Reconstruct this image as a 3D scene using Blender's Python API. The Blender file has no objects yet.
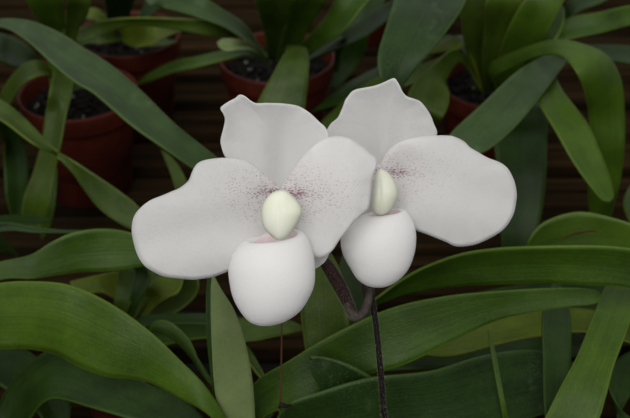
import bpy, bmesh, math, random
from mathutils import Vector
random.seed(7)
C = bpy.context.scene.collection
H, PITCH, FPX = 0.43, math.radians(35), 1050.0
CP, SP = math.cos(PITCH), math.sin(PITCH)

# ------------------------------------------------------------ camera geometry
def ray(px, py):
    u = (px - 315) / FPX; v = (209 - py) / FPX
    return Vector((u, CP + SP * v, -SP + CP * v))
CAM = Vector((0, 0, H))
def Z(px, py, z):                      # point of the place at height z
    r = ray(px, py); return CAM + r * ((z - H) / r.z)
def D(px, py, d):                      # point of the place at distance d
    return CAM + ray(px, py) * d

# ------------------------------------------------------------ materials
def new_mat(name):
    m = bpy.data.materials.new(name); m.use_nodes = True
    nt = m.node_tree; nt.nodes.clear()
    out = nt.nodes.new('ShaderNodeOutputMaterial'); b = nt.nodes.new('ShaderNodeBsdfPrincipled')
    nt.links.new(b.outputs[0], out.inputs[0])
    return m, nt, b
class G:
    """tiny node helper"""
    def __init__(s, nt): s.nt = nt
    def n(s, t, **k):
        nd = s.nt.nodes.new(t)
        for a, v in k.items(): setattr(nd, a, v)
        return nd
    def put(s, sock, v):
        if hasattr(v, 'is_linked') or hasattr(v, 'links'): s.nt.links.new(v, sock)
        else: sock.default_value = v
    def m(s, op, a, b=None, c=None, clamp=False):
        nd = s.n('ShaderNodeMath', operation=op); nd.use_clamp = clamp
        s.put(nd.inputs[0], a)
        if b is not None: s.put(nd.inputs[1], b)
        if c is not None: s.put(nd.inputs[2], c)
        return nd.outputs[0]
    def mix(s, f, a, b, mode='MIX'):
        nd = s.n('ShaderNodeMix', data_type='RGBA', blend_type=mode)
        s.put(nd.inputs[0], f); s.put(nd.inputs[6], a); s.put(nd.inputs[7], b)
        return nd.outputs[2]
    def noise(s, vec, scale, detail=3, rough=.5):
        nd = s.n('ShaderNodeTexNoise'); nd.inputs['Scale'].default_value = scale
        nd.inputs['Detail'].default_value = detail; nd.inputs['Roughness'].default_value = rough
        if vec is not None: s.nt.links.new(vec, nd.inputs['Vector'])
        return nd.outputs['Fac']
    def ramp(s, f, lo, hi):
        nd = s.n('ShaderNodeMapRange'); s.put(nd.inputs[0], f)
        nd.inputs[1].default_value = lo; nd.inputs[2].default_value = hi
        return nd.outputs[0]
def c4(r, g, b): return (r, g, b, 1)
def lin(r, g, b):
    f = lambda v: (v / 255 / 12.92) if v / 255 <= .04045 else ((v / 255 + .055) / 1.055) ** 2.4
    return (f(r), f(g), f(b), 1)

def leaf_mat(name, base, dark, edge, speck=0.3, rough=0.36, rib=0.35, trans=0.12):
    base, dark, edge = [(c[0] * .60 * q, c[1] * .56 * q, c[2] * .34 * q, 1) for c, q in ((base, 1.04), (dark, .72), (edge, 1.08))]
    m, nt, b = new_mat(name); g = G(nt)
    tc = g.n('ShaderNodeTexCoord'); uv = g.n('ShaderNodeUVMap').outputs[0]
    sep = g.n('ShaderNodeSeparateXYZ'); nt.links.new(uv, sep.inputs[0])
    U, V = sep.outputs[0], sep.outputs[1]              # U across 0..1, V along
    obj = tc.outputs['Object']
    big = g.noise(obj, 38, 4, .6)
    fine = g.noise(obj, 600, 3, .65)
    mp = g.n('ShaderNodeMapping'); nt.links.new(uv, mp.inputs[0]); mp.inputs['Scale'].default_value = (34, 1.2, 1)
    streak = g.noise(mp.outputs[0], 1.0, 3, .6)
    col = g.mix(g.ramp(big, .32, .68), dark, base)
    col = g.mix(g.m('MULTIPLY', g.ramp(streak, .35, .75), .45), col, g.mix(.5, base, edge))
    col = g.mix(g.m('MULTIPLY', g.ramp(fine, .35, .8), .35), col, dark)
    d = g.m('ABSOLUTE', g.m('SUBTRACT', U, .5))
    mid = g.ramp(d, .035, .0)
    col = g.mix(g.m('MULTIPLY', mid, rib), col, dark)
    col = g.mix(g.m('MULTIPLY', g.ramp(d, .455, .495), .75), col, edge)
    grain = g.noise(obj, 1500, 2, .7)
    col = g.mix(g.m('MULTIPLY', g.ramp(grain, .55, .75), .22 + speck * .5), col, edge)
    col = g.mix(g.m('MULTIPLY', g.ramp(grain, .45, .25), .5), col, dark)
    vor = g.n('ShaderNodeTexVoronoi'); vor.inputs['Scale'].default_value = 800; vor.inputs['Randomness'].default_value = 1; nt.links.new(obj, vor.inputs['Vector'])
    patch = g.ramp(g.noise(obj, 30, 2), .5, .68)
    sp = g.m('MULTIPLY', g.ramp(vor.outputs['Distance'], .30, .10), g.m('MULTIPLY', patch, g.m('MULTIPLY', grain, speck)))
    col = g.mix(sp, col, lin(120, 135, 105))
    blot = g.m('MULTIPLY', g.ramp(g.noise(obj, 55, 5, .7), .58, .72), speck * .35)
    col = g.mix(blot, col, lin(96, 118, 84))
    nt.links.new(col, b.inputs['Base Color'])
    g.put(b.inputs['Roughness'], g.m('ADD', g.m('MULTIPLY', fine, .2), rough - .1))
    b.inputs['Specular IOR Level'].default_value = .2
    bump = g.n('ShaderNodeBump'); bump.inputs['Strength'].default_value = .35; bump.inputs['Distance'].default_value = .0009
    g.put(bump.inputs['Height'], g.m('ADD', g.m('MULTIPLY', streak, .8), g.m('MULTIPLY', g.m('ADD', fine, grain), .5)))
    nt.links.new(bump.outputs[0], b.inputs['Normal'])
    if trans:
        tr = g.n('ShaderNodeBsdfTranslucent'); nt.links.new(g.mix(.5, col, edge), tr.inputs[0])
        mx = g.n('ShaderNodeMixShader'); mx.inputs[0].default_value = trans
        nt.links.new(b.outputs[0], mx.inputs[1]); nt.links.new(tr.outputs[0], mx.inputs[2])
        out = [n for n in nt.nodes if n.type == 'OUTPUT_MATERIAL'][0]
        nt.links.new(mx.outputs[0], out.inputs[0])
    return m
M = {}
M['glauc'] = leaf_mat('glaucous_leaf', lin(72, 104, 72), lin(52, 80, 52), lin(98, 126, 78), .9)
M['mid'] = leaf_mat('mid_green_leaf', lin(74, 112, 38), lin(50, 84, 26), lin(108, 142, 56), .25)
M['bright'] = leaf_mat('bright_green_leaf', lin(86, 124, 38), lin(62, 98, 26), lin(112, 142, 62), .2)
M['olive'] = leaf_mat('olive_leaf', lin(84, 114, 42), lin(58, 84, 27), lin(114, 138, 64), .15)
M['dark'] = leaf_mat('dark_green_leaf', lin(50, 86, 27), lin(30, 56, 16), lin(72, 102, 46), .2)
M['deep'] = leaf_mat('deep_bluish_leaf', lin(50, 82, 46), lin(30, 54, 28), lin(76, 110, 56), .8)
M['pale'] = leaf_mat('pale_leaf_underside', lin(144, 168, 136), lin(128, 152, 116), lin(152, 178, 146), .1, .5, .15)
M['yellow'] = leaf_mat('yellowish_leaf', lin(112, 138, 42), lin(82, 106, 26), lin(128, 146, 60), .1)
M['mottle'] = leaf_mat('mottled_leaf', lin(84, 112, 52), lin(44, 70, 28), lin(110, 136, 68), 1.0)

def petal_mat(name, cx=0, cy=0, spots=1.0, base=lin(246, 244, 241)):
    m, nt, b = new_mat(name); g = G(nt)
    uv = g.n('ShaderNodeUVMap').outputs[0]
    sep = g.n('ShaderNodeSeparateXYZ'); nt.links.new(uv, sep.inputs[0])
    X, Y = sep.outputs[0], sep.outputs[1]              # distance from the flower's centre, /100
    col = base
    mp = g.n('ShaderNodeMapping'); nt.links.new(uv, mp.inputs[0]); mp.inputs['Scale'].default_value = (1, 1, 1)
    vein = g.noise(mp.outputs[0], 26, 4, .6)
    soft = g.noise(uv, 3.5, 2, .5)
    col = g.mix(g.m('MULTIPLY', g.ramp(soft, .35, .7), .35), base, lin(240, 237, 235))
    if spots:
        ax = g.m('ABSOLUTE', X)
        # band of spots running out along each petal from the centre
        off = g.m('SUBTRACT', Y, g.m('MULTIPLY', ax, -.06))
        side = g.m('EXPONENT', g.m('MULTIPLY', g.m('POWER', g.m('DIVIDE', g.m('SUBTRACT', Y, -.02), .33), 2), -1))
        run = g.ramp(ax, 1.25, .05)
        m1 = g.m('MULTIPLY', side, g.m('POWER', run, 1.3))
        core = g.m('MULTIPLY', g.m('EXPONENT', g.m('MULTIPLY', g.m('POWER', g.m('DIVIDE', off, .055), 2), -1)), g.ramp(ax, .42, .1))
        mask = g.m('ADD', g.m('MULTIPLY', m1, .7), g.m('MULTIPLY', core, .6))
        dist = g.noise(uv, 9, 2, .6)
        mask = g.m('MULTIPLY', mask, g.m('ADD', g.m('MULTIPLY', dist, 1.6), .2))
        mpv = g.n('ShaderNodeMapping'); nt.links.new(uv, mpv.inputs[0]); mpv.inputs['Scale'].default_value = (.75, 1.3, 1)
        vor = g.n('ShaderNodeTexVoronoi'); vor.inputs['Scale'].default_value = 52
        nt.links.new(mpv.outputs[0], vor.inputs['Vector'])
        r = g.m('MULTIPLY', g.m('POWER', g.m('MAXIMUM', g.m('SUBTRACT', mask, .03), 0), .5), .50 * spots)
        dot = g.ramp(g.m('SUBTRACT', r, vor.outputs['Distance']), -.02, .12)
        col = g.mix(g.m('MULTIPLY', mask, .28 * spots, clamp=True), col, lin(214, 186, 194))
        col = g.mix(g.m('MULTIPLY', dot, g.m('ADD', .62, g.m('MULTIPLY', core, .3))), col, g.mix(core, lin(150, 124, 138), lin(128, 60, 84)))
        line = g.m('MULTIPLY', g.m('EXPONENT', g.m('MULTIPLY', g.m('POWER', g.m('DIVIDE', off, .022), 2), -1)), g.m('MULTIPLY', g.ramp(ax, .34, .12), g.ramp(g.noise(uv, 45, 2), .42, .62)))
        col = g.mix(g.m('MULTIPLY', line, .6), col, lin(140, 64, 88))
    nt.links.new(col, b.inputs['Base Color'])
    b.inputs['Roughness'].default_value = .55
    b.inputs['Specular IOR Level'].default_value = .25
    b.inputs['Sheen Weight'].default_value = .08
    b.inputs['Subsurface Weight'].default_value = .5; b.inputs['Subsurface Scale'].default_value = .006
    b.inputs['Subsurface Radius'].default_value = (1, .95, .9)
    bump = g.n('ShaderNodeBump'); bump.inputs['Strength'].default_value = .5; bump.inputs['Distance'].default_value = .0004
    g.put(bump.inputs['Height'], vein); nt.links.new(bump.outputs[0], b.inputs['Normal'])
    tr = g.n('ShaderNodeBsdfTranslucent'); g.put(tr.inputs[0], col)
    mx = g.n('ShaderNodeMixShader'); mx.inputs[0].default_value = .18
    nt.links.new(b.outputs[0], mx.inputs[1]); nt.links.new(tr.outputs[0], mx.inputs[2])
    out = [n for n in nt.nodes if n.type == 'OUTPUT_MATERIAL'][0]
    nt.links.new(mx.outputs[0], out.inputs[0])
    return m
M['petal'] = petal_mat('white_petal')
M['petal_faint'] = petal_mat('white_petal_faint', spots=.8)
M['sepal'] = petal_mat('white_sepal', spots=0, base=lin(231, 229, 226))
M['lip'] = petal_mat('white_lip', spots=0, base=lin(241, 240, 238))

def simple(name, a, bcol, scale, rough=.6, bump=.3, dist=.001, spec=.15, detail=5):
    m, nt, b = new_mat(name); g = G(nt)
    tc = g.n('ShaderNodeTexCoord')
    f = g.noise(tc.outputs['Object'], scale, detail, .6)
    nt.links.new(g.mix(g.ramp(f, .3, .7), a, bcol), b.inputs['Base Color'])
    b.inputs['Roughness'].default_value = rough; b.inputs['Specular IOR Level'].default_value = spec
    bp = g.n('ShaderNodeBump'); bp.inputs['Strength'].default_value = bump; bp.inputs['Distance'].default_value = dist
    nt.links.new(f, bp.inputs['Height']); nt.links.new(bp.outputs[0], b.inputs['Normal'])
    return m
M['stamin'] = simple('pale_yellow_shield', lin(234, 234, 222), lin(226, 230, 204), 90, .45, .15, .0005)
M['inner'] = simple('pinkish_lip_throat', lin(232, 218, 220), lin(222, 202, 208), 500, .6)
M['stem'] = simple('purple_brown_stem', lin(30, 20, 22), lin(18, 12, 14), 500, .6)
M['ovary'] = simple('brown_purple_ovary', lin(58, 36, 35), lin(34, 26, 24), 700, .6)
M['bract'] = simple('hairy_bract', lin(78, 70, 64), lin(48, 38, 38), 600, .7)
M['fuzz'] = simple('pale_fuzz', lin(140, 136, 118), lin(118, 114, 100), 100, .8)
M['dry'] = simple('dry_brown_stalk', lin(78, 44, 28), lin(58, 34, 22), 300, .7)
M['bud'] = simple('shrivelled_black', lin(44, 30, 28), lin(24, 18, 18), 300, .8)
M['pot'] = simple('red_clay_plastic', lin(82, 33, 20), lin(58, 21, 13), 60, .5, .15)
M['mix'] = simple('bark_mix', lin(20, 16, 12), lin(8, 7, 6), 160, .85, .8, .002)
M['perlite'] = simple('white_perlite', lin(125, 122, 112), lin(90, 88, 80), 300, .8)
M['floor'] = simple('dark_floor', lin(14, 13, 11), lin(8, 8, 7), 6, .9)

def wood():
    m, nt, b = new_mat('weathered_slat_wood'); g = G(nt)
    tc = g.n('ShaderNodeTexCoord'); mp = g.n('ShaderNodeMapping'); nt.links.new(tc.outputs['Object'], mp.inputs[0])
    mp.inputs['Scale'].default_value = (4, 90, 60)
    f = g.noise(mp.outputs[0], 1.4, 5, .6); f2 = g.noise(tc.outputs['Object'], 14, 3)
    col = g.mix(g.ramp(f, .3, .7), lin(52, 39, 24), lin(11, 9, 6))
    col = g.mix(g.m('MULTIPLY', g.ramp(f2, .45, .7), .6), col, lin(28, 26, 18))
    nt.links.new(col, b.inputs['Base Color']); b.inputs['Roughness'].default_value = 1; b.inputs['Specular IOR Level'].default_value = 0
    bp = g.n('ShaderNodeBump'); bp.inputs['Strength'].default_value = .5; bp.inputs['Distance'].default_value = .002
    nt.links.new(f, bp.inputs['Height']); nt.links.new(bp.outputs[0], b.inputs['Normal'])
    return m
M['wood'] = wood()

# ------------------------------------------------------------ object helpers
def thing(name, label, cat, loc, group=None):
    o = bpy.data.objects.new(name, None); C.objects.link(o); o.location = loc
    o.empty_display_size = .02
    o['label'] = label; o['category'] = cat
    if group: o['group'] = group
    return o
def mesh_obj(name, verts, faces, mat, parent=None, uvs=None, smooth=True, solid=0, subd=0, label=None):
    me = bpy.data.meshes.new(name)
    off = parent_loc(parent)
    me.from_pydata([tuple(Vector(v) - off) for v in verts], [], faces); me.update()
    if uvs:
        l = me.uv_layers.new(name='UVMap')
        for lp in me.loops: l.data[lp.index].uv = uvs[lp.vertex_index]
    if smooth: me.polygons.foreach_set('use_smooth', [True] * len(me.polygons))
    mats = mat if isinstance(mat, (list, tuple)) else [mat]
    for x in mats: me.materials.append(x)
    o = bpy.data.objects.new(name, me); C.objects.link(o)
    if parent: o.parent = parent
    if solid:
        s = o.modifiers.new('thickness', 'SOLIDIFY'); s.thickness = solid; s.offset = 0
    if subd:
        s = o.modifiers.new('smooth', 'SUBSURF'); s.levels = subd; s.render_levels = subd
    if label: o['label'] = label
    return o
def parent_loc(p):
    v = Vector((0, 0, 0))
    while p is not None: v += p.location; p = p.parent
    return v
def catmull(pts, n, closed=False):
    out = []; L = len(pts)
    rng = range(L if closed else L - 1)
    for i in rng:
        g = (lambda k: pts[k % L]) if closed else (lambda k: pts[max(0, min(L - 1, k))])
        p0, p1, p2, p3 = g(i - 1), g(i), g(i + 1), g(i + 2)
        for j in range(n):
            t = j / n
            out.append([.5 * (2 * b + (c - a) * t + (2 * a - 5 * b + 4 * c - d) * t * t + (3 * b - a - 3 * c + d) * t ** 3)
                        for a, b, c, d in zip(p0, p1, p2, p3)])
    if not closed: out.append(list(pts[-1]))
    return out

def leaf(parent, mat, st, groove=.10, label=None, name='leaf', thick=.0011, K=10, wav=.0):
    """st: stations base -> tip, (ax, ay, bx, by, z) or (ax, ay, bx, by, zA, zB): the two margins."""
    st = [list(s) + [s[4]] if len(s) == 5 else list(s) for s in st]
    rows = catmull(st, 7)
    A = [Z(r[0], r[1], r[4]) for r in rows]; B = [Z(r[2], r[3], r[5]) for r in rows]
    n = len(rows); mids = [(a + b) / 2 for a, b in zip(A, B)]
    verts, uvs, faces = [], [], []
    prev = None; s = 0; ph = random.random() * 6
    lastw = None
    for i in range(n):
        t = mids[min(n - 1, i + 1)] - mids[max(0, i - 1)]
        c = B[i] - A[i]; w = c.length
        nn = t.cross(c)
        if nn.length < 1e-9: nn = prev.copy() if prev else Vector((0, 0, 1))
        nn.normalize()
        if prev is None:
            if nn.dot(CAM - mids[i]) < 0: nn = -nn
        elif nn.dot(prev) < 0: nn = -nn
        if prev is not None: nn = (nn + prev * 1.5).normalized()
        prev = nn
        if i: s += (mids[i] - mids[i - 1]).length
        for k in range(K + 1):
            u = k / K; q = 2 * u - 1
            h = -groove * w * (1 - abs(q) ** 1.3)
            h += wav * w * math.sin(s * 160 + ph + q * 1.5) * abs(q)
            verts.append(A[i] + c * u + nn * h); uvs.append((u, s * 10))
    for i in range(n - 1):
        for k in range(K):
            a = i * (K + 1) + k
            faces.append((a, a + 1, a + K + 2, a + K + 1))
    return mesh_obj(name, verts, faces, mat, parent, uvs, solid=thick, label=label)

def tube(parent, name, pts, mat, seg=14, sub=6, label=None, fuzz=0, flat=1.0):
    """pts: (Vector, radius)"""
    P = catmull([list(p) + [r] for p, r in pts], sub)
    verts, faces = [], []
    up = Vector((0, 1, 0)); fz_v, fz_f = [], []
    n = len(P)
    for i, p in enumerate(P):
        c = Vector(p[:3]); t = (Vector(P[min(n - 1, i + 1)][:3]) - Vector(P[max(0, i - 1)][:3])).normalized()
        a = t.cross(up).normalized(); b = t.cross(a).normalized()
        for k in range(seg):
            th = 2 * math.pi * k / seg
            verts.append(c + a * math.cos(th) * p[3] + b * math.sin(th) * p[3] * flat)
        if fuzz and 0 < i < n - 1:
            for _ in range(fuzz):
                th = random.random() * 6.283; e = (a * math.cos(th) + b * math.sin(th))
                j = Vector(P[i + 1][:3]) - c
                base = c + j * random.random() + e * p[3] * .95
                tip = base + (e + t * random.uniform(-.3, .5)) * random.uniform(.0005, .0009)
                sd = t.cross(e) * .00005
                q = len(fz_v); fz_v += [base - sd, base + sd, tip]; fz_f.append((q, q + 1, q + 2))
    for i in range(n - 1):
        for k in range(seg):
            k2 = (k + 1) % seg
            faces.append((i * seg + k, i * seg + k2, (i + 1) * seg + k2, (i + 1) * seg + k))
    faces.append(tuple(range(seg - 1, -1, -1))); faces.append(tuple((n - 1) * seg + k for k in range(seg)))
    o = mesh_obj(name, verts, faces, mat, parent, label=label)
    if fuzz:
        f = mesh_obj('fuzz', fz_v, fz_f, M['fuzz'], o, smooth=False); f.parent = o
        # vertices of the fuzz are relative to the tube's own parent
        f['kind'] = 'stuff'
    return o

# ------------------------------------------------------------ pots
def lathe(prof, cen, seg=56):
    v, f = [], []
    for r, z in prof:
        for k in range(seg):
            t = 2 * math.pi * k / seg; v.append(Vector((cen.x + r * math.cos(t), cen.y + r * math.sin(t), z)))
    for i in range(len(prof) - 1):
        for k in range(seg):
            k2 = (k + 1) % seg; f.append((i * seg + k, i * seg + k2, (i + 1) * seg + k2, (i + 1) * seg + k))
    return v, f
def pot(root, cen, R=.041, h=.08):
    prof = [(0, .0), (R * .68, 0), (R * .71, .001), (R * .88, h - .017), (R * .89, h - .016), (R * .97, h - .015), (R * .98, h - .013),
            (R, h - .002), (R * .995, h), (R * .965, h), (R * .955, h - .002), (R * .90, h - .02), (R * .70, .003), (0, .003)]
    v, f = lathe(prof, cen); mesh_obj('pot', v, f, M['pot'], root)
    # potting mix: a lumpy bed with bark chunks standing in it
    v, f = [], []; N = 20; zt = h - .012; rr = R * .915
    for i in range(N):
        for k in range(40):
            t = 2 * math.pi * k / 40; r = rr * i / (N - 1)
            z = zt + (0 if i == N - 1 else random.uniform(-.0012, .0016))
            v.append(Vector((cen.x + r * math.cos(t), cen.y + r * math.sin(t), z)))
    for i in range(N - 1):
        for k in range(40):
            k2 = (k + 1) % 40; f.append((i * 40 + k, i * 40 + k2, (i + 1) * 40 + k2, (i + 1) * 40 + k))
    def lump(v, f, c, s):
        q = len(v); 
        for sx in (-1, 1):
            for sy in (-1, 1):
                for sz in (-1, 1):
                    v.append(c + Vector((sx * s * random.uniform(.4, 1.1), sy * s * random.uniform(.4, 1.1), sz * s * random.uniform(.3, .8))))
        for a in ((0, 1, 3, 2), (4, 6, 7, 5), (0, 4, 5, 1), (2, 3, 7, 6), (0, 2, 6, 4), (1, 5, 7, 3)): f.append(tuple(q + i for i in a))
    for _ in range(260):
        a = random.random() * 6.283; r = rr * .9 * math.sqrt(random.random())
        lump(v, f, Vector((cen.x + r * math.cos(a), cen.y + r * math.sin(a), zt + .0012)), random.uniform(.0012, .0032))
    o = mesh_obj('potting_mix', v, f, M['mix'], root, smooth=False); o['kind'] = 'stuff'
    v, f = [], []
    for _ in range(9):
        a = random.random() * 6.283; r = rr * .85 * math.sqrt(random.random())
        lump(v, f, Vector((cen.x + r * math.cos(a), cen.y + r * math.sin(a), zt + .003)), random.uniform(.001, .0018))
    o = mesh_obj('perlite', v, f, M['perlite'], root, smooth=False); o['kind'] = 'stuff'

def plant(label, cen, R=.041, h=.08, name='potted_orchid', group='potted orchids without flowers'):
    r = thing(name, label, 'orchid', (cen.x, cen.y, 0), group)
    pot(r, Vector((cen.x, cen.y, 0)), R, h)
    return r

# ============================================================ THE PLACE
# bench
def box(v, f, x0, x1, y0, y1, z0, z1):
    q = len(v); v += [Vector((x, y, z)) for x in (x0, x1) for y in (y0, y1) for z in (z0, z1)]
    for a in ((0, 1, 3, 2), (4, 6, 7, 5), (0, 4, 5, 1), (2, 3, 7, 6), (0, 2, 6, 4), (1, 5, 7, 3)): f.append(tuple(q + i for i in a))
bench = thing('plant_bench', 'weathered brown slatted wooden bench under all the orchid pots', 'bench', (0, .6, -.75))
y = .02
while y < 1.5:
    v, f = [], []; w = .035
    jz = random.uniform(-.001, .0); w = random.choice((.030, .035, .035, .04))
    box(v, f, -.75, .75, y, y + w, -.015 + jz, 0)
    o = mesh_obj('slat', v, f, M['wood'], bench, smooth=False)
    bv = o.modifiers.new('bevel', 'BEVEL'); bv.width = .0015; bv.segments = 2
    y += .05
for x in (-.6, 0.05, .6):
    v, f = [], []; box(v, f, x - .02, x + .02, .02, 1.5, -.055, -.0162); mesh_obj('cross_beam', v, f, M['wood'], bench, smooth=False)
for x in (-.6, .6):
    for yy in (.06, 1.42):
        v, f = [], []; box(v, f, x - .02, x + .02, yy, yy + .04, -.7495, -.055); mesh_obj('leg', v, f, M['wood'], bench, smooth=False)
v, f = [], []; box(v, f, -3, 3, -1, 4, -.77, -.75)
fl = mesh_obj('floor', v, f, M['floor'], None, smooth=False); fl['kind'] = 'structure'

# ---- plants behind
cA = Z(78, 91, .08); cB = Z(128, 33, .08); cC = Z(277, 56, .08); cD = Z(497, 80, .08)
PA = plant('orchid in red pot at far left, pot crossed by a leaning olive leaf', cA)
PB = plant('orchid in the rearmost red pot, upper left behind the long glaucous leaf', cB, .040)
PC = plant('orchid in red pot at top centre, directly behind the left white flower', cC, .0425)
PD = plant('orchid in red pot behind right white flower, with tall arching leaves', cD, .042)
cE = Vector((.06, .90, 0)); cN = Vector((-.32, .56, 0)); cL = Vector((-.235, .40, 0)); cR = Vector((.215, .38, 0)); cM = Vector((-.01, .262, 0))
PE = plant('orchid with one broad bluish leaf hanging down behind the right flower', cE, .042)
PN = plant('orchid beyond left edge, its long glaucous leaf crossing the upper left', cN, .04)
PL = plant('orchid beyond left edge with wavy mid green leaf behind left petal tip', cL, .042)
PR = plant('orchid beyond right edge, long arching green leaf passing under right flower', cR, .05)
PM = plant('flowering orchid in front with two white spotted blooms on dark stem', cM, .052, name='flowering_orchid', group=None)

# plant N (off the left edge)
leaf(PN, M['glauc'], [(-70, 60, -64, 66, .10), (-30, 24, -28, 34, .15), (0, 19, 0, 27, .165), (30, 21, 25, 39, .172), (60, 33, 55, 66, .175), (82, 47, 75, 82, .175), (112, 66, 95, 94, .172),
     (140, 90, 130, 124, .165), (178, 127, 162, 147, .155), (217, 158, 196, 171, .14), (250, 190, 235, 200, .12), (262, 210, 262, 210, .11)], .10,
     label='long blue green leaf with pale water specks')
leaf(PN, M['olive'], [(-80, 70, -80, 90, .10), (-30, 84, -34, 108, .13), (0, 99, 0, 120, .138), (22, 116, 28, 140, .135), (46, 140, 44, 150, .13, .128), (58, 152, 58, 156, .125, .12)], .08)
leaf(PN, M['mottle'], [(57, 151, 57, 157, .124), (75, 162, 72, 172, .125, .118), (92, 173, 84, 189, .12, .11), (118, 190, 102, 211, .115, .105), (138, 206, 128, 228, .11, .10), (150, 222, 150, 234, .10)], .05)
leaf(PN, M['dark'], [(-50, 70, -50, 90, .09), (-10, 36, -10, 62, .11), (14, 38, 10, 66, .10), (34, 52, 30, 70, .085), (42, 68, 42, 68, .07)], .08)
leaf(PN, M['dark'], [(-60, 80, -50, 100, .10), (-15, 100, -20, 125, .10), (8, 120, 3, 140, .075), (26, 150, 4, 160, .055), (28, 185, 6, 195, .035), (22, 215, 12, 218, .018)], .08)
leaf(PN, M['dark'], [(-70, 60, -80, 64, .09), (-40, 10, -60, 14, .13), (-20, -25, -45, -30, .16), (5, -50, -20, -60, .16), (25, -60, 25, -60, .15)], .1)

# plant A
leaf(PA, M['bright'], [(50, 88, 68, 90, .085), (48, 60, 68, 60, .105), (45, 36, 66, 34, .125), (36, 18, 64, 16, .145), (24, -4, 62, -4, .165), (12, -30, 52, -34, .18), (16, -60, 16, -60, .18)], .10)
leaf(PA, M['olive'], [(58, 88, 72, 86, .085), (60, 60, 76, 58, .105), (63, 36, 78, 32, .125), (66, 16, 88, 14, .14), (68, -4, 92, -4, .155), (76, -30, 100, -26, .165), (100, -50, 100, -50, .165)], .12)
leaf(PA, M['olive'], [(54, 70, 76, 72, .115, .11), (50, 90, 72, 94, .122, .115), (46, 112, 66, 116, .108), (42, 140, 61, 144, .095), (34, 170, 55, 172, .078), (24, 198, 50, 202, .062), (22, 218, 46, 220, .048), (30, 232, 38, 232, .04)], .10,
     label='olive leaf leaning over the front of the pot')
leaf(PA, M['olive'], [(60, 86, 62, 94, .085), (45, 64, 50, 76, .115), (28, 62, 32, 78, .12), (12, 76, 20, 88, .11), (0, 96, 9, 106, .09), (-8, 124, -8, 124, .07)], .10)
leaf(PA, M['dark'], [(70, 92, 76, 84, .085), (88, 88, 92, 78, .095), (104, 96, 110, 88, .09), (116, 108, 116, 108, .08)], .10)
leaf(PA, M['mid'], [(48, 158, 54, 158, .06), (50, 172, 57, 172, .053), (46, 200, 55, 202, .04), (40, 222, 50, 226, .025), (42, 240, 42, 240, .012)], .1)

# plant B
leaf(PB, M['olive'], [(116, 34, 124, 40, .085), (104, 26, 112, 42, .105), (92, 28, 98, 44, .11), (84, 36, 88, 44, .10), (78, 46, 78, 46, .09)], .12)
leaf(PB, M['yellow'], [(118, 30, 120, 40, .085), (132, 25, 134, 47, .10), (150, 23, 152, 44, .112), (168, 26, 168, 36, .108), (184, 30, 184, 30, .10)], .14)
leaf(PB, M['olive'], [(122, 30, 128, 38, .085), (140, 34, 142, 47, .09), (160, 38, 162, 46, .09), (178, 42, 178, 42, .08)], .12)
leaf(PB, M['dark'], [(108, 30, 126, 28, .085), (106, 10, 132, 8, .11), (104, -8, 136, -8, .13), (110, -34, 134, -34, .15), (122, -60, 122, -60, .15)], .12)
leaf(PB, M['yellow'], [(112, 36, 118, 30, .085), (96, 22, 104, 14, .10), (84, 18, 92, 8, .105), (72, 18, 72, 18, .10)], .12)
leaf(PB, M['dark'], [(128, 30, 138, 34, .085), (142, 10, 152, 16, .10), (150, -8, 164, 0, .11), (160, -26, 160, -26, .115)], .1)

# plant C
leaf(PC, M['glauc'], [(266, 56, 270, 62, .085), (246, 26, 252, 46, .12, .115), (220, 8, 230, 30, .14, .13), (198, -6, 200, 18, .15, .14), (172, -14, 165, 8, .15, .14), (158, -14, 150, 4, .147), (142, -4, 142, -4, .14)], .10)
leaf(PC, M['olive'], [(268, 56, 268, 64, .085), (240, 24, 245, 40, .125, .11), (205, 20, 205, 35, .135, .125), (160, 18, 160, 27, .138, .13), (130, 18, 128, 26, .136, .128), (106, 20, 104, 34, .13, .12), (84, 27, 82, 42, .122, .115), (66, 42, 66, 42, .11)], .08,
     label='long grey green leaf reaching left')
leaf(PC, M['mid'], [(270, 56, 272, 66, .085), (250, 47, 250, 56, .1), (226, 50, 228, 59, .105), (196, 57, 196, 67, .10), (172, 62, 174, 72, .088), (148, 74, 152, 80, .07), (134, 86, 134, 86, .055)], .10)
leaf(PC, M['pale'], [(268, 58, 270, 64, .085), (252, 43, 254, 52, .12), (238, 40, 240, 50, .14), (224, 39, 226, 50, .144), (217, 43, 218, 46, .142)], .15,
     label='short pale yellow green leaf tip')
leaf(PC, M['bright'], [(268, 60, 284, 60, .085), (264, 34, 287, 34, .12), (258, 12, 292, 12, .15), (254, -8, 296, -8, .17), (262, -40, 290, -40, .18), (275, -60, 275, -60, .18)], .12)
leaf(PC, M['bright'], [(276, 64, 292, 64, .085), (282, 36, 305, 36, .12), (290, 14, 318, 14, .145), (296, -6, 330, -6, .165), (310, -34, 334, -34, .17), (326, -52, 326, -52, .17)], .12)
leaf(PC, M['mid'], [(284, 64, 296, 66, .085), (306, 38, 322, 46, .12), (325, 18, 344, 30, .14), (336, -2, 366, 4, .155), (356, -24, 384, -18, .165), (390, -44, 390, -44, .165)], .12)
leaf(PC, M['dark'], [(286, 64, 296, 68, .082), (320, 44, 326, 54, .10), (350, 28, 358, 40, .12), (382, 6, 390, 18, .13), (420, -14, 420, -14, .13)], .1)
leaf(PC, M['dark'], [(292, 66, 298, 60, .085), (318, 56, 322, 44, .105), (345, 38, 340, 30, .115), (341, 56, 336, 50, .10), (338, 72, 334, 70, .08)], .1)
leaf(PC, M['mottle'], [(276, 56, 300, 56, .088), (288, 46, 306, 48, .125), (281, 60, 309, 60, .135), (271, 78, 308, 78, .13), (260, 98, 306, 98, .12), (250, 120, 302, 120, .11), (248, 150, 290, 150, .095), (264, 180, 264, 180, .08)], .07,
     label='broad mottled leaf folded down over the pot rim')

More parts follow.
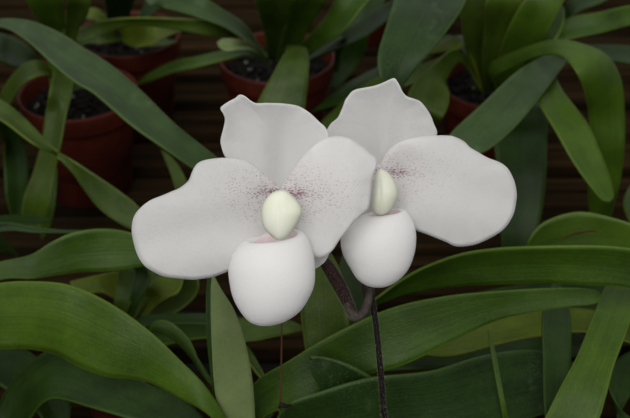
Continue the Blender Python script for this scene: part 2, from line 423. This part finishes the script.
# plant E (beyond the top edge)
leaf(PE, M['deep'], [(410, -60, 440, -60, .12), (398, -30, 466, -28, .18), (394, 0, 466, 0, .185), (385, 30, 449, 28, .18), (378, 56, 430, 52, .172), (381, 80, 412, 74, .162), (394, 96, 398, 94, .152)], .09,
     label='broad bluish green hanging leaf')
leaf(PE, M['dark'], [(380, -50, 400, -50, .10), (372, -20, 392, -14, .10), (345, 20, 372, 26, .08), (330, 60, 360, 62, .05), (330, 90, 336, 90, .03)], .1)

# plant D
leaf(PD, M['olive'], [(476, 92, 492, 92, .085), (468, 60, 492, 60, .11), (462, 30, 494, 30, .135), (460, 0, 490, 0, .155), (464, -30, 486, -30, .17), (476, -56, 476, -56, .17)], .14)
leaf(PD, M['olive'], [(484, 92, 496, 92, .085), (482, 60, 500, 60, .115), (484, 30, 508, 30, .14), (486, 0, 522, 0, .165), (496, -30, 524, -30, .175), (514, -56, 514, -56, .175)], .14)
leaf(PD, M['bright'], [(490, 86, 506, 90, .09), (498, 56, 528, 60, .12), (508, 28, 546, 34, .145), (524, 0, 562, 4, .165), (546, -26, 574, -16, .175), (580, -44, 580, -44, .175)], .12)
leaf(PD, M['mid'], [(500, 84, 512, 88, .09), (520, 40, 548, 50, .132), (535, 16, 562, 28, .145), (552, 4, 564, 10, .15), (560, 2, 560, 2, .15)], .12)
leaf(PD, M['olive'], [(482, 88, 484, 94, .085), (458, 50, 462, 62, .13, .12), (436, 62, 446, 80, .135, .125), (415, 82, 449, 92, .13, .125), (408, 100, 448, 106, .125, .12), (420, 114, 442, 118, .115), (436, 124, 436, 124, .105)], .09)
leaf(PD, M['olive'], [(482, 86, 484, 94, .088), (460, 52, 460, 62, .115), (430, 62, 436, 76, .11), (385, 74, 400, 88, .10), (350, 96, 362, 112, .085), (322, 122, 334, 138, .07), (300, 150, 300, 150, .055)], .08)
leaf(PD, M['dark'], [(478, 86, 482, 92, .085), (455, 38, 458, 48, .11), (420, 46, 424, 60, .105), (380, 66, 384, 80, .09), (340, 88, 344, 102, .075), (312, 112, 312, 112, .06)], .08)
leaf(PD, M['yellow'], [(480, 84, 482, 90, .088), (466, 40, 468, 50, .118), (450, 38, 454, 50, .12), (430, 44, 432, 54, .11), (412, 56, 412, 56, .10)], .1)
leaf(PD, M['glauc'], [(556, 54, 568, 60, .13, .125), (544, 56, 562, 68, .145, .138), (514, 74, 544, 92, .155, .148), (480, 106, 514, 128, .152, .145), (452, 132, 484, 152, .145, .138), (440, 152, 450, 160, .135)], .09,
     label='bluish green leaf pointing down left')
leaf(PD, M['bright'], [(500, 86, 500, 94, .085), (488, 66, 494, 78, .115), (520, 50, 516, 66, .145, .135), (555, 40, 540, 56, .165, .155), (588, 46, 561, 56, .17, .165), (609, 58, 576, 72, .165), (621, 82, 585, 94, .15), (624, 112, 589, 118, .13), (624, 146, 591, 150, .11), (620, 180, 588, 184, .085), (612, 212, 590, 214, .06), (602, 240, 602, 240, .04)], .09,
     label='bright green leaf arching over and hanging down')
leaf(PD, M['bright'], [(540, 70, 552, 66, .13), (536, 96, 562, 90, .142), (556, 132, 586, 122, .135), (573, 162, 600, 152, .125), (590, 186, 609, 176, .115), (602, 200, 613, 190, .108), (610, 202, 613, 198, .105)], .08,
     label='light green pointed leaf tip')
leaf(PD, M['mid'], [(540, 50, 545, 60, .12), (565, 20, 562, 42, .14, .13), (600, 12, 600, 33, .145, .135), (632, 5, 634, 24, .145, .135), (670, 0, 672, 14, .14), (700, 0, 700, 0, .13)], .1)
leaf(PD, M['dark'], [(545, 60, 545, 70, .10), (580, 47, 580, 60, .11), (610, 45, 608, 60, .108), (640, 48, 640, 64, .10), (680, 60, 680, 60, .09)], .1)
leaf(PD, M['dark'], [(498, 96, 520, 96, .09), (496, 112, 546, 108, .105), (494, 140, 547, 140, .09), (498, 175, 546, 175, .075), (502, 205, 543, 205, .06), (501, 236, 536, 236, .045), (506, 262, 524, 262, .03)], .07,
     label='broad dark green drooping leaf')
leaf(PD, M['dark'], [(560, 30, 562, 40, .1), (570, 0, 576, 14, .125), (600, -16, 606, 0, .135), (640, -24, 640, -24, .13)], .1)

# plant L (off the left edge)
leaf(PL, M['mid'], [(-110, 322, -96, 330, .09), (-50, 275, -50, 300, .125, .12), (0, 262, 0, 280, .13, .125), (30, 255, 32, 279, .132, .125), (50, 243, 60, 275, .135, .122), (72, 233, 82, 272, .138, .12), (100, 229, 108, 271, .138, .12),
     (128, 232, 132, 268, .135, .12), (150, 242, 150, 264, .13, .12), (168, 254, 168, 254, .12)], .05, wav=.02)
leaf(PL, M['deep'], [(-110, 320, -100, 326, .09), (-50, 240, -52, 252, .12, .11), (0, 223, 0, 232, .122, .118), (40, 228, 38, 233, .12, .118), (84, 231, 84, 233, .117)], .12)
leaf(PL, M['yellow'], [(70, 282, 72, 300, .085), (95, 276, 100, 292, .085), (118, 272, 122, 300, .075), (135, 280, 135, 280, .065)], .10)
leaf(PL, M['dark'], [(-110, 330, -100, 340, .09), (-60, 225, -60, 245, .09), (0, 216, 0, 226, .075), (30, 216, 30, 224, .065), (52, 220, 52, 220, .06)], .1)
leaf(PL, M['dark'], [(-90, 330, -96, 345, .09), (-50, 330, -60, 360, .11), (-30, 370, -60, 385, .1), (-40, 410, -60, 410, .08), (-50, 440, -50, 440, .06)], .1)

# plant R (off the right edge)
leaf(PR, M['mid'], [(735, 345, 722, 358, .09), (690, 262, 690, 310, .15, .135), (632, 249, 632, 289, .168, .15), (580, 246, 582, 284.5, .172, .152), (530, 247, 532, 283, .170, .150), (470, 252, 475, 285, .163, .145), (430, 265, 434, 289, .155, .14), (400, 281, 404, 295, .147, .136),
     (378, 297, 382, 303, .14, .134), (362, 308, 362, 308, .13)], .10, label='long horizontal arching green leaf', wav=.01)
leaf(PR, M['bright'], [(720, 340, 735, 345, .09), (672, 250, 680, 280, .12, .11), (640, 228, 650, 258, .122, .11), (612, 218, 615, 255, .124, .105), (578, 212, 585, 262, .124, .10), (545, 222, 552, 262, .12, .098), (529, 240, 535, 262, .112, .098), (524, 258, 524, 258, .10)], -.03,
     label='broad rounded leaf with a red brown scratch')
leaf(PR, M['bright'], [(735, 335, 740, 350, .09), (690, 262, 700, 292, .115), (644, 256, 662, 288, .13), (609, 282, 637, 306, .132), (592, 320, 626, 334, .13), (577, 356, 614, 366, .126), (560, 388, 606, 396, .12), (545, 418, 597, 424, .112), (522, 465, 574, 468, .10), (525, 505, 550, 506, .09), (532, 525, 532, 525, .085)], .08,
     label='bright green leaf slanting up right in the corner')
leaf(PR, M['mid'], [(720, 340, 735, 345, .09), (670, 300, 700, 300, .12), (640, 240, 668, 240, .11), (623, 205, 645, 200, .09), (634, 180, 634, 180, .07)], .1)
leaf(PR, M['dark'], [(660, 420, 690, 440, .085), (630, 418, 650, 440, .10), (608, 385, 618, 425, .10), (612, 365, 634, 390, .095), (640, 350, 650, 380, .09), (690, 360, 690, 360, .08)], .1)
leaf(PR, M['dark'], [(548, 440, 578, 440, .10), (544, 405, 568, 405, .108), (543, 360, 571, 360, .114), (543, 310, 570, 310, .118), (556, 276, 556, 276, .12)], .1)
leaf(PR, M['yellow'], [(690, 345, 690, 365, .085), (600, 312, 600, 334, .085), (543, 310, 543, 336, .082), (500, 318, 500, 344, .08), (455, 330, 452, 356, .075), (420, 348, 420, 356, .065), (400, 358, 400, 358, .06)], .06)

# plant M, the flowering one in front
leaf(PM, M['bright'], [(236, 470, 252, 480, .09), (228, 425, 226, 436, .112, .108), (205, 386, 205, 412, .128, .12), (180, 360, 180, 398, .135, .122), (150, 332, 146, 381, .142, .122), (120, 309, 108, 377, .148, .122), (90, 293, 80, 367, .15, .122),
     (62, 283.5, 58, 355, .152, .122), (30, 281, 28, 349, .15, .122), (0, 283, 0, 349, .146, .12), (-40, 292, -40, 346, .138, .116), (-80, 322, -80, 322, .12)], .06,
     label='broad fresh green leaf arching left', wav=.012)
leaf(PM, M['dark'], [(244, 470, 250, 482, .088), (190, 405, 190, 440, .10), (150, 385, 145, 424, .105, .10), (100, 362, 92, 408, .105, .10), (60, 348, 58, 399, .102, .095), (32, 362, 42, 404, .09, .088), (4, 395, 26, 424, .07), (-10, 440, 4, 440, .055)], .07)
leaf(PM, M['mid'], [(250, 440, 275, 450, .088), (252, 388, 262, 420, .108, .10), (290, 360, 300, 402, .125, .112), (340, 331, 350, 380, .138, .118), (392, 308, 400, 366, .145, .125), (440, 297, 446, 345, .147, .130), (485, 292, 492, 322, .147, .134), (530, 289, 530, 313, .146, .137),
     (570, 288, 566, 307, .145, .138), (594, 290, 594, 304, .143, .139), (603, 297, 603, 297, .14)], .05, label='broad green leaf arching right', wav=.01)
leaf(PM, M['deep'], [(262, 452, 280, 470, .088), (284, 408, 296, 450, .122, .095), (322, 391.5, 340, 445, .129, .10), (370, 378, 390, 442, .132, .10), (430, 371, 450, 438, .128, .10), (480, 356, 500, 428, .118, .095), (525, 350, 540, 415, .108, .092), (560, 356, 572, 400, .10, .09), (590, 375, 590, 375, .09)], .05,
     label='broad dark bluish leaf along the bottom')
leaf(PM, M['deep'], [(345, 412, 395, 392, .115, .12), (332, 402, 378, 382, .117, .127), (322, 392, 358, 369.5, .123, .134), (313.5, 378, 340, 361.5, .13, .137), (309.5, 366, 322, 357, .135, .138), (310, 359.5, 313.5, 357.2, .137, .138), (310.5, 358, 310.5, 358, .138)], .10,
     label='small dark folded leaf tip with pale rim', thick=.0016)
leaf(PM, M['dark'], [(250, 440, 250, 450, .06), (300, 360, 300, 385, .06), (380, 335, 380, 372, .06), (470, 325, 470, 366, .055), (560, 330, 560, 360, .045), (610, 345, 610, 345, .035)], .1)  # low filler leaf, added to darken the gap like deep shade
leaf(PL, M['dark'], [(-110, 335, -100, 345, .07), (-60, 325, -60, 350, .065), (0, 340, 0, 385, .06), (40, 360, 40, 415, .05), (70, 400, 50, 450, .04), (60, 470, 60, 470, .03)], .1)  # added filler leaf, stands in for shade in the lower left gap
leaf(PL, M['dark'], [(-110, 325, -100, 335, .07), (-60, 225, -60, 250, .075), (-20, 222, -20, 256, .06), (5, 240, 5, 252, .045), (18, 256, 18, 256, .035)], .1)  # added filler leaf, darkens the gap at mid left
leaf(PR, M['dark'], [(735, 345, 735, 360, .07), (660, 270, 660, 305, .07), (600, 275, 600, 318, .065), (520, 285, 520, 322, .05), (450, 300, 450, 330, .035), (410, 320, 410, 320, .03)], .1)  # added filler leaf, darkens the lit bench in the right gap
leaf(PR, M['dark'], [(735, 345, 735, 360, .07), (670, 330, 672, 350, .075), (620, 320, 625, 345, .07), (585, 345, 610, 360, .06), (575, 400, 600, 410, .04), (590, 440, 590, 440, .03)], .1)  # added filler leaf, stands in for shade at the lower right
leaf(PM, M['pale'], [(224, 470, 250, 470, .088), (221, 440, 255, 440, .10), (219, 418, 255, 418, .112), (214, 380, 252, 378, .13), (212, 345, 245, 342, .146), (211, 312, 234, 310, .158), (211, 290, 221, 289, .166), (212, 276, 214, 276, .17)], -.07,
     label='upright pale green leaf showing its underside')
leaf(PM, M['dark'], [(222, 470, 226, 472, .086), (217, 430, 221, 430, .105), (212, 385, 218, 385, .125), (207, 340, 214, 340, .143), (206, 300, 212, 300, .157), (208, 272, 210, 272, .167)], .1)
leaf(PM, M['mid'], [(218, 395, 226, 404, .10), (200, 362, 204, 376, .113, .108), (188, 338, 190, 356, .12, .113), (170, 322, 174, 340, .124, .117), (157, 321, 160, 332, .124, .12), (150, 328, 151, 330, .12)], .10)
leaf(PM, M['olive'], [(318, 470, 345, 470, .085), (312, 400, 352, 400, .10), (304, 340, 350, 350, .12), (300, 300, 348, 310, .135), (306, 268, 340, 270, .145), (322, 240, 322, 240, .15)], .08)
leaf(PM, M['olive'], [(300, 460, 310, 470, .085), (262, 370, 270, 392, .085), (236, 325, 240, 348, .09), (262, 318, 262, 340, .092), (292, 322, 290, 334, .09), (306, 330, 306, 330, .085)], .1)
leaf(PM, M['dark'], [(345, 470, 370, 470, .085), (345, 400, 375, 400, .10), (344, 330, 372, 330, .118), (338, 280, 366, 280, .13), (346, 240, 346, 240, .135)], .08)
leaf(PM, M['mid'], [(508, 450, 516, 452, .075), (503, 418, 508, 418, .10), (494, 370, 499, 370, .117), (490, 345, 494, 345, .125), (488, 330, 489, 330, .13)], .1, label='thin blade rising at the lower right')
# low foliage between the pots, left of centre, belongs to a small unflowered orchid
cS = Z(112, 345, .05)
PS = plant('small low orchid under the left petal, mostly hidden by larger leaves', cS, .022, .05)
leaf(PS, M['dark'], [(118, 340, 124, 344, .052), (128, 305, 136, 308, .085), (136, 272, 150, 278, .10), (128, 262, 142, 262, .105), (132, 246, 132, 246, .105)], .1)
leaf(PS, M['mottle'], [(112, 338, 118, 342, .052), (114, 305, 128, 310, .082), (118, 284, 134, 296, .09), (122, 264, 146, 270, .10), (150, 250, 150, 250, .10)], .1)
leaf(PS, M['yellow'], [(120, 345, 124, 350, .052), (142, 300, 150, 312, .07), (150, 285, 168, 298, .082), (168, 270, 180, 290, .085), (186, 265, 186, 265, .085)], .1)
leaf(PS, M['olive'], [(124, 344, 130, 348, .052), (150, 314, 160, 324, .06), (178, 292, 194, 298, .07), (178, 270, 198, 276, .08), (190, 250, 190, 250, .085)], .1)
leaf(PS, M['dark'], [(122, 346, 128, 352, .052), (140, 318, 140, 328, .07), (190, 314, 190, 324, .078), (230, 316, 230, 326, .077), (262, 322, 262, 322, .07)], .1)
leaf(PS, M['mid'], [(124, 350, 128, 356, .052), (160, 330, 160, 346, .06), (205, 320, 205, 338, .07), (240, 322, 240, 342, .072), (275, 330, 275, 336, .07), (290, 336, 290, 336, .06)], .1)
leaf(PS, M['olive'], [(116, 340, 120, 344, .052), (150, 270, 160, 278, .08), (179, 210, 192, 208, .085), (174, 184, 186, 180, .085), (167, 164, 174, 160, .082), (161, 150, 161, 150, .078)], .1)

# ------------------------------------------------------------ flowers
def petal(parent, name, outline, cen, d0, depth, origin, mat, rings=16, sub=5, thick=.0003, label=None, ruff=.0003):
    """outline in view coordinates, given real relief by depth(x, y) in metres toward the viewer"""
    ol = catmull([list(p) for p in outline], sub, True)
    L = len(ol); verts, uvs, faces = [], [], []
    def add(x, y, e):
        ang = math.atan2(y - cen[1], x - cen[0])
        r = ruff * e ** 4 * (math.sin(ang * 9 + cen[0]) + .6 * math.sin(ang * 17 + 2))
        verts.append(D(x, y, d0 - depth(x, y, e) - r)); uvs.append(((x - origin[0]) / 100, (origin[1] - y) / 100))
    add(cen[0], cen[1], 0)
    for i in range(1, rings + 1):
        e = i / rings
        for p in ol: add(cen[0] + (p[0] - cen[0]) * e, cen[1] + (p[1] - cen[1]) * e, e)
    for k in range(L): faces.append((0, 1 + k, 1 + (k + 1) % L))
    for i in range(rings - 1):
        a = 1 + i * L; b = a + L
        for k in range(L):
            k2 = (k + 1) % L; faces.append((a + k, b + k, b + k2, a + k2))
    return mesh_obj(name, verts, faces, mat, parent, uvs, solid=thick, label=label)

def pouch(parent, rows, d0, px, back, rimtilt, side):
    """rows: (y, cx, half width px, front depth px, back depth px) from rim down."""
    rows = [(y, cx, w, fd * .8, bd) for y, cx, w, fd, bd in rows]
    R = catmull([list(r) for r in rows], 4)
    seg = 48; verts, faces, uvs, mi = [], [], [], []
    def ring(y, cx, w, fd, bd, tilt):
        for k in range(seg):
            th = 2 * math.pi * k / seg; c, s = math.cos(th), math.sin(th)   # s>0 front
            x = cx + w * c; dep = (fd if s > 0 else bd) * s
            yy = y + tilt * s + side * tilt / rimtilt * c
            verts.append(D(x, yy, d0 - back - dep * px)); uvs.append((x / 100, yy / 100))
    y0, cx, w, fd, bd = rows[0]
    # inner throat rings, from deep inside up to the rolled rim
    inner = [(y0 + 34, cx, w * .8, fd * .7, bd * .7, rimtilt * .3), (y0 + 18, cx, w * .92, fd * .85, bd * .85, rimtilt * .7), (y0 + 6, cx, w * .93, fd * .9, bd * .9, rimtilt), (y0 + 1, cx, w * .95, fd * .94, bd * .94, rimtilt)]
    for r in inner: ring(*r)
    n = len(R)
    for i, r in enumerate(R):
        ring(*r, rimtilt * max(0, 1 - i / (n * .45)) ** 1.2)
    T = len(inner) + n
    for i in range(T - 1):
        for k in range(seg):
            k2 = (k + 1) % seg; faces.append((i * seg + k, i * seg + k2, (i + 1) * seg + k2, (i + 1) * seg + k)); mi.append(1 if i < len(inner) - 1 else 0)
    faces.append(tuple((T - 1) * seg + k for k in range(seg))); mi.append(0)
    faces.append(tuple(range(seg - 1, -1, -1))); mi.append(1)
    o = mesh_obj('lip_pouch', verts, faces, [M['lip'], M['inner']], parent, uvs, label='glossy white rounded pouch' if False else None)
    for p, m in zip(o.data.polygons, mi): p.material_index = m
    return o

def shield(parent, outline, cen, d0, bulge, label=None):
    """the staminode: a domed fleshy shield"""
    ol = catmull([list(p) for p in outline], 5, True); L = len(ol); rings = 10
    verts, faces = [D(cen[0], cen[1], d0 - bulge)], []
    for i in range(1, rings + 1):
        e = i / rings
        for p in ol:
            x = cen[0] + (p[0] - cen[0]) * e; y = cen[1] + (p[1] - cen[1]) * e
            notch = .0006 * math.exp(-((x - cen[0] + 3) / 2.2) ** 2) * (1 - e)
            verts.append(D(x, y, d0 - bulge * math.sqrt(max(0, 1 - e * e)) + notch))
    for i in range(1, 4):                                   # the back of the shield
        e = 1 - i / 4
        for p in ol:
            verts.append(D(cen[0] + (p[0] - cen[0]) * e, cen[1] + (p[1] - cen[1]) * e, d0 + bulge * .5 * math.sqrt(1 - e * e)))
    for k in range(L): faces.append((0, 1 + k, 1 + (k + 1) % L))
    for i in range(rings + 2):
        a = 1 + i * L; b = a + L
        for k in range(L): faces.append((a + k, b + k, b + (k + 1) % L, a + (k + 1) % L))
    faces.append(tuple(1 + (rings + 2) * L + k for k in range(L)))
    return mesh_obj('staminode', verts, faces, M['stamin'], parent, label='pale yellow green central shield')

def gauss(x, y, cx, cy, sx, sy): return math.exp(-((x - cx) / sx) ** 2 - ((y - cy) / sy) ** 2)

# --- left flower
d1 = .35
core_pts = [(D(284, 200, d1 + .001), .0028), (D(284, 212, d1 + .001), .0035), (D(290, 228, d1 + .003), .0034), (D(300, 246, d1 + .012), .0022), (D(318, 262, d1 + .022), .002)]
F1 = tube(PM, 'flower', core_pts, M['sepal'], label='left white bloom nearest the camera')
o1 = (284, 192)
petal(F1, 'dorsal_sepal', [(221, 145), (221, 138), (223.6, 128), (225, 119.4), (223.6, 114), (220.6, 108.7), (223, 105.5), (229, 101.5), (235, 98.4), (239.4, 95), (244.4, 96.3), (250, 100.6), (256, 103.5), (267.4, 103.2),
      (282, 103.6), (296, 105.5), (304, 109), (312, 115), (319.5, 122.2), (326, 128.6), (328, 140), (318, 165), (298, 188), (284, 196), (268, 190), (240, 172), (226, 158)],
      (278, 142), d1 + .004, lambda x, y, e: .004 * e ** 3 * (.4 + gauss(x, y, 240, 100, 40, 25)) - .0035 * gauss(x, y, 282, 160, 16, 40) + .0010 * math.sin((x - 250) * .09), o1, M['sepal'])
petal(F1, 'petal', [(283, 190), (276, 184), (270, 179), (261, 171.6), (254, 165), (247, 161.6), (240, 159.4), (233, 158.5), (222, 158), (213, 158.8), (206, 160), (200, 162), (195.3, 166), (192, 172.5), (188.4, 181), (180, 188), (172, 191.5), (164, 195),
      (149.4, 201), (139, 209.6), (134, 217), (132, 226), (132.4, 236), (136.4, 252), (142, 262.5), (149, 269), (163, 276), (178, 278.2), (193, 279.5), (202, 278.6), (212, 277.2), (221, 274), (229, 270.5), (240, 264), (258, 250), (272, 236), (282, 222), (288, 208), (288, 196)],
      (222, 212), d1 + .001, lambda x, y, e: .004 * gauss(x, y, 205, 214, 60, 55) - .004 * gauss(x, y, 284, 200, 26, 60) - .0012 * e ** 6 * (1 - gauss(x, y, 284, 195, 45, 45)) + .0008 * math.sin((y - 160) * .10 + x * .02), o1, M['petal'])
petal(F1, 'petal', [(281, 194), (283, 185), (290, 175), (297, 164), (304, 155), (313, 146.5), (322, 140), (331, 137), (342, 136.6), (352, 139.8), (361, 145.6), (369, 152.5), (376.5, 158.5), (377, 165), (374, 174), (371.6, 186), (370.5, 198), (368, 209), (361, 215.5), (353.7, 222), (346, 231.5), (340, 239), (332.6, 250), (325, 256), (316, 257), (308, 250),
      (298, 238), (288, 222), (282, 204)],
      (326, 192), d1 - .001, lambda x, y, e: .0045 * gauss(x, y, 335, 182, 42, 50) - .004 * gauss(x, y, 284, 200, 26, 60) - .0008 * e ** 6 * (1 - gauss(x, y, 284, 195, 40, 45)) + .0006 * math.sin(x * .11), o1, M['petal'])
petal(F1, 'lower_sepal', [(298, 228), (320, 226), (332, 236), (331, 248), (326, 260), (321, 265), (316.5, 268), (306, 272), (292, 270), (280, 262), (276, 246), (284, 232)],
      (304, 248), d1 + .010, lambda x, y, e: .002 * e * e, o1, M['sepal'])
pouch(F1, [(238, 275, 23, 24, 18), (236.5, 275, 27, 28, 21), (241, 274.5, 33.5, 33, 25), (254, 272.8, 40.5, 38, 27), (269, 271.7, 43.4, 41, 28), (285, 272, 42.2, 40, 27), (298.5, 271, 37.8, 36, 25), (312, 270, 29.5, 28, 20), (322, 267, 17.5, 16, 12), (326, 265, 5, 5, 4)],
      d1, .000333, .004, 7.5, -6)
shield(F1, [(281, 189.6), (273, 192), (266.6, 197.3), (262, 206), (261, 216), (262.8, 225), (266.5, 231.5), (272, 236.5), (279, 240.5), (286, 238.5), (292.5, 231.5), (298, 223.5), (302.5, 213), (299.8, 204), (293, 196), (287, 191)], (281, 214), d1 - .012, .0048)

# --- right flower
d2 = .374
core_pts = [(D(384, 180, d2 + .001), .0026), (D(384, 192, d2 + .002), .003), (D(382, 215, d2 + .004), .003), (D(376, 250, d2 + .010), .0022), (D(370, 280, d2 + .012), .0019)]
F2 = tube(PM, 'flower', core_pts, M['sepal'], label='right white bloom behind, half hidden by the left one')
o2 = (386, 171)
petal(F2, 'dorsal_sepal', [(326, 134), (330, 124.6), (334, 121), (338, 117.5), (341, 111), (343.6, 105), (345.4, 100), (348, 96.4), (351.5, 92), (356.7, 89.4), (364, 88), (372.5, 86.5), (379, 84.5), (385, 82), (393.7, 78.4), (397, 81.5), (399.5, 86), (402.5, 92), (407, 96.6), (414, 99), (420.5, 101.8), (426, 108), (430.5, 115),
      (434, 124), (437.2, 134), (430, 144), (412, 158), (394, 172), (380, 178), (362, 172), (344, 158), (332, 146)],
      (384, 126), d2 + .004, lambda x, y, e: .004 * e ** 3 * (.4 + gauss(x, y, 392, 84, 40, 25)) - .003 * gauss(x, y, 384, 150, 14, 40) + .0008 * math.sin((x - 330) * .1), o2, M['sepal'])
petal(F2, 'petal', [(380, 176), (380, 166), (384, 157), (390, 148.7), (399, 142.5), (410.5, 138.7), (422, 136.6), (434, 135.8), (446, 135.6), (454, 136.8), (464, 141.6), (470, 147.5), (477.5, 152), (487, 157.6), (497.5, 161.6), (503, 164.5), (508, 169), (512, 176), (515, 184), (516.6, 194), (515.7, 204), (514, 212), (511, 219), (506, 226.5), (500, 232),
      (492, 237), (484, 241), (475, 244.4), (465, 246.2), (455, 246), (446, 241.8), (438, 238.6), (429, 235), (415, 229.5), (402, 222), (390, 210), (382, 190)],
      (450, 190), d2 + .0005, lambda x, y, e: .0045 * gauss(x, y, 458, 190, 55, 50) - .004 * gauss(x, y, 384, 185, 26, 60) - .0012 * e ** 6 * (1 - gauss(x, y, 384, 180, 40, 45)) + .0007 * math.sin(y * .10 - x * .03), o2, M['petal_faint'])
petal(F2, 'petal', [(384, 172), (372, 160), (356, 152), (338, 152), (322, 160), (312, 176), (312, 200), (322, 218), (338, 228), (354, 230), (370, 224), (380, 206)],
      (344, 190), d2 + .003, lambda x, y, e: .003 * (1 - e * e), o2, M['petal_faint'])
petal(F2, 'lower_sepal', [(366, 215), (380, 212), (394, 216), (400, 230), (398, 250), (390, 264), (380, 270), (370, 264), (362, 250), (360, 230)], (380, 240), d2 + .012, lambda x, y, e: .002 * e * e, o2, M['sepal'])
pouch(F2, [(213.5, 385, 16, 20, 16), (212.5, 385, 19.5, 24, 19), (217, 383, 27, 30, 23), (228, 379.6, 35.5, 35, 25), (241, 378.4, 37.8, 37, 25), (255, 378.6, 35.5, 35, 24), (269, 379.6, 29, 29, 21), (279, 378.6, 21.5, 21, 16), (285.5, 378, 12, 12, 9), (287.6, 378, 4, 4, 3)],
      d2, .000356, .004, 4, -3)
shield(F2, [(380, 168.5), (375.5, 174), (372.6, 184), (371, 196), (370.6, 206), (374, 213), (381, 216), (389, 212.5), (394.5, 204), (397.6, 196), (396.6, 186), (391, 175), (385, 170)], (383, 192), d2 - .010, .006)

# stem, ovaries, bract
tube(PM, 'flower_stem', [(Z(398, 500, .092), .0016), (Z(391, 460, .115), .0014), (D(384.5, 420, .3965), .0011), (D(380.5, 370, .388), .00105), (D(376, 325, .382), .001), (D(371.5, 296, .379), .001), (D(370, 284, .378), .001)], M['stem'], fuzz=60)
tube(PM, 'ovary', [(D(354, 313, .379), .0013), (D(348, 303, .377), .0019), (D(341, 289, .374), .0023), (D(332, 273, .371), .0023), (D(322, 258, .368), .0019)], M['ovary'], fuzz=70)
tube(PM, 'ovary', [(D(369, 300, .381), .0014), (D(367.5, 288, .382), .0021), (D(370, 270, .384), .0022), (D(372, 254, .384), .0019)], M['ovary'], fuzz=60)
tube(PM, 'bract', [(D(347, 302, .374), .0006), (D(349.5, 311, .3745), .0014), (D(354, 316.5, .3755), .0013), (D(360, 315.5, .376), .0014), (D(366, 308, .3765), .0016), (D(369, 297, .377), .0015), (D(371, 288, .3775), .0010)], M['bract'], fuzz=60)
ds = tube(PM, 'dried_stalk', [(Z(282, 318, .150), .00028), (Z(281.5, 350, .142), .00034), (Z(281, 384, .134), .00034), (Z(280, 404, .126), .0004)], M['dry'], label='thin reddish brown dried stalk')
tube(PM, 'withered_bud', [(Z(279, 408, .125), .0005), (Z(282, 405, .127), .0011), (Z(286, 406, .126), .0008), (Z(291, 405, .125), .0003)], M['bud'])
# scratch on the rounded leaf
tube(PR, 'leaf_scar', [(Z(560, 240, .1178), .0002), (Z(568, 236, .1195), .0005), (Z(578, 233, .1208), .0006), (Z(590, 231, .1218), .0005), (Z(598, 232, .1215), .0002)], M['dry'], flat=.5)

# ------------------------------------------------------------ light
w = bpy.data.worlds.new('overcast'); bpy.context.scene.world = w; w.use_nodes = True
nt = w.node_tree; bg = nt.nodes['Background']; g = G(nt)
tc = g.n('ShaderNodeTexCoord'); sp = g.n('ShaderNodeSeparateXYZ'); nt.links.new(tc.outputs['Generated'], sp.inputs[0])
f = g.ramp(sp.outputs[2], -.05, .75)
nt.links.new(g.mix(f, c4(.30, .31, .32), c4(1.0, 1.0, 1.0)), bg.inputs[0]); bg.inputs[1].default_value = .66
sun = bpy.data.lights.new('diffused_sun', 'SUN'); sun.energy = 1.65; sun.angle = math.radians(45); sun.color = (1, .985, .96)
so = bpy.data.objects.new('diffused_sun', sun); C.objects.link(so)
so.rotation_euler = (math.radians(42), math.radians(-12), 0)

cam = bpy.data.cameras.new('camera'); co = bpy.data.objects.new('camera', cam); C.objects.link(co)
co.location = CAM; co.rotation_euler = (math.radians(90) - PITCH, 0, 0)
cam.sensor_width = 36; cam.lens = 60; cam.clip_start = .01
cam.dof.use_dof = True; cam.dof.focus_distance = .36; cam.dof.aperture_fstop = 22
sc = bpy.context.scene; sc.camera = co
sc.view_settings.view_transform = 'Standard'; sc.view_settings.look = 'None'; sc.view_settings.gamma = 1
sc.view_settings.use_curve_mapping = False; sc.view_settings.exposure = 0
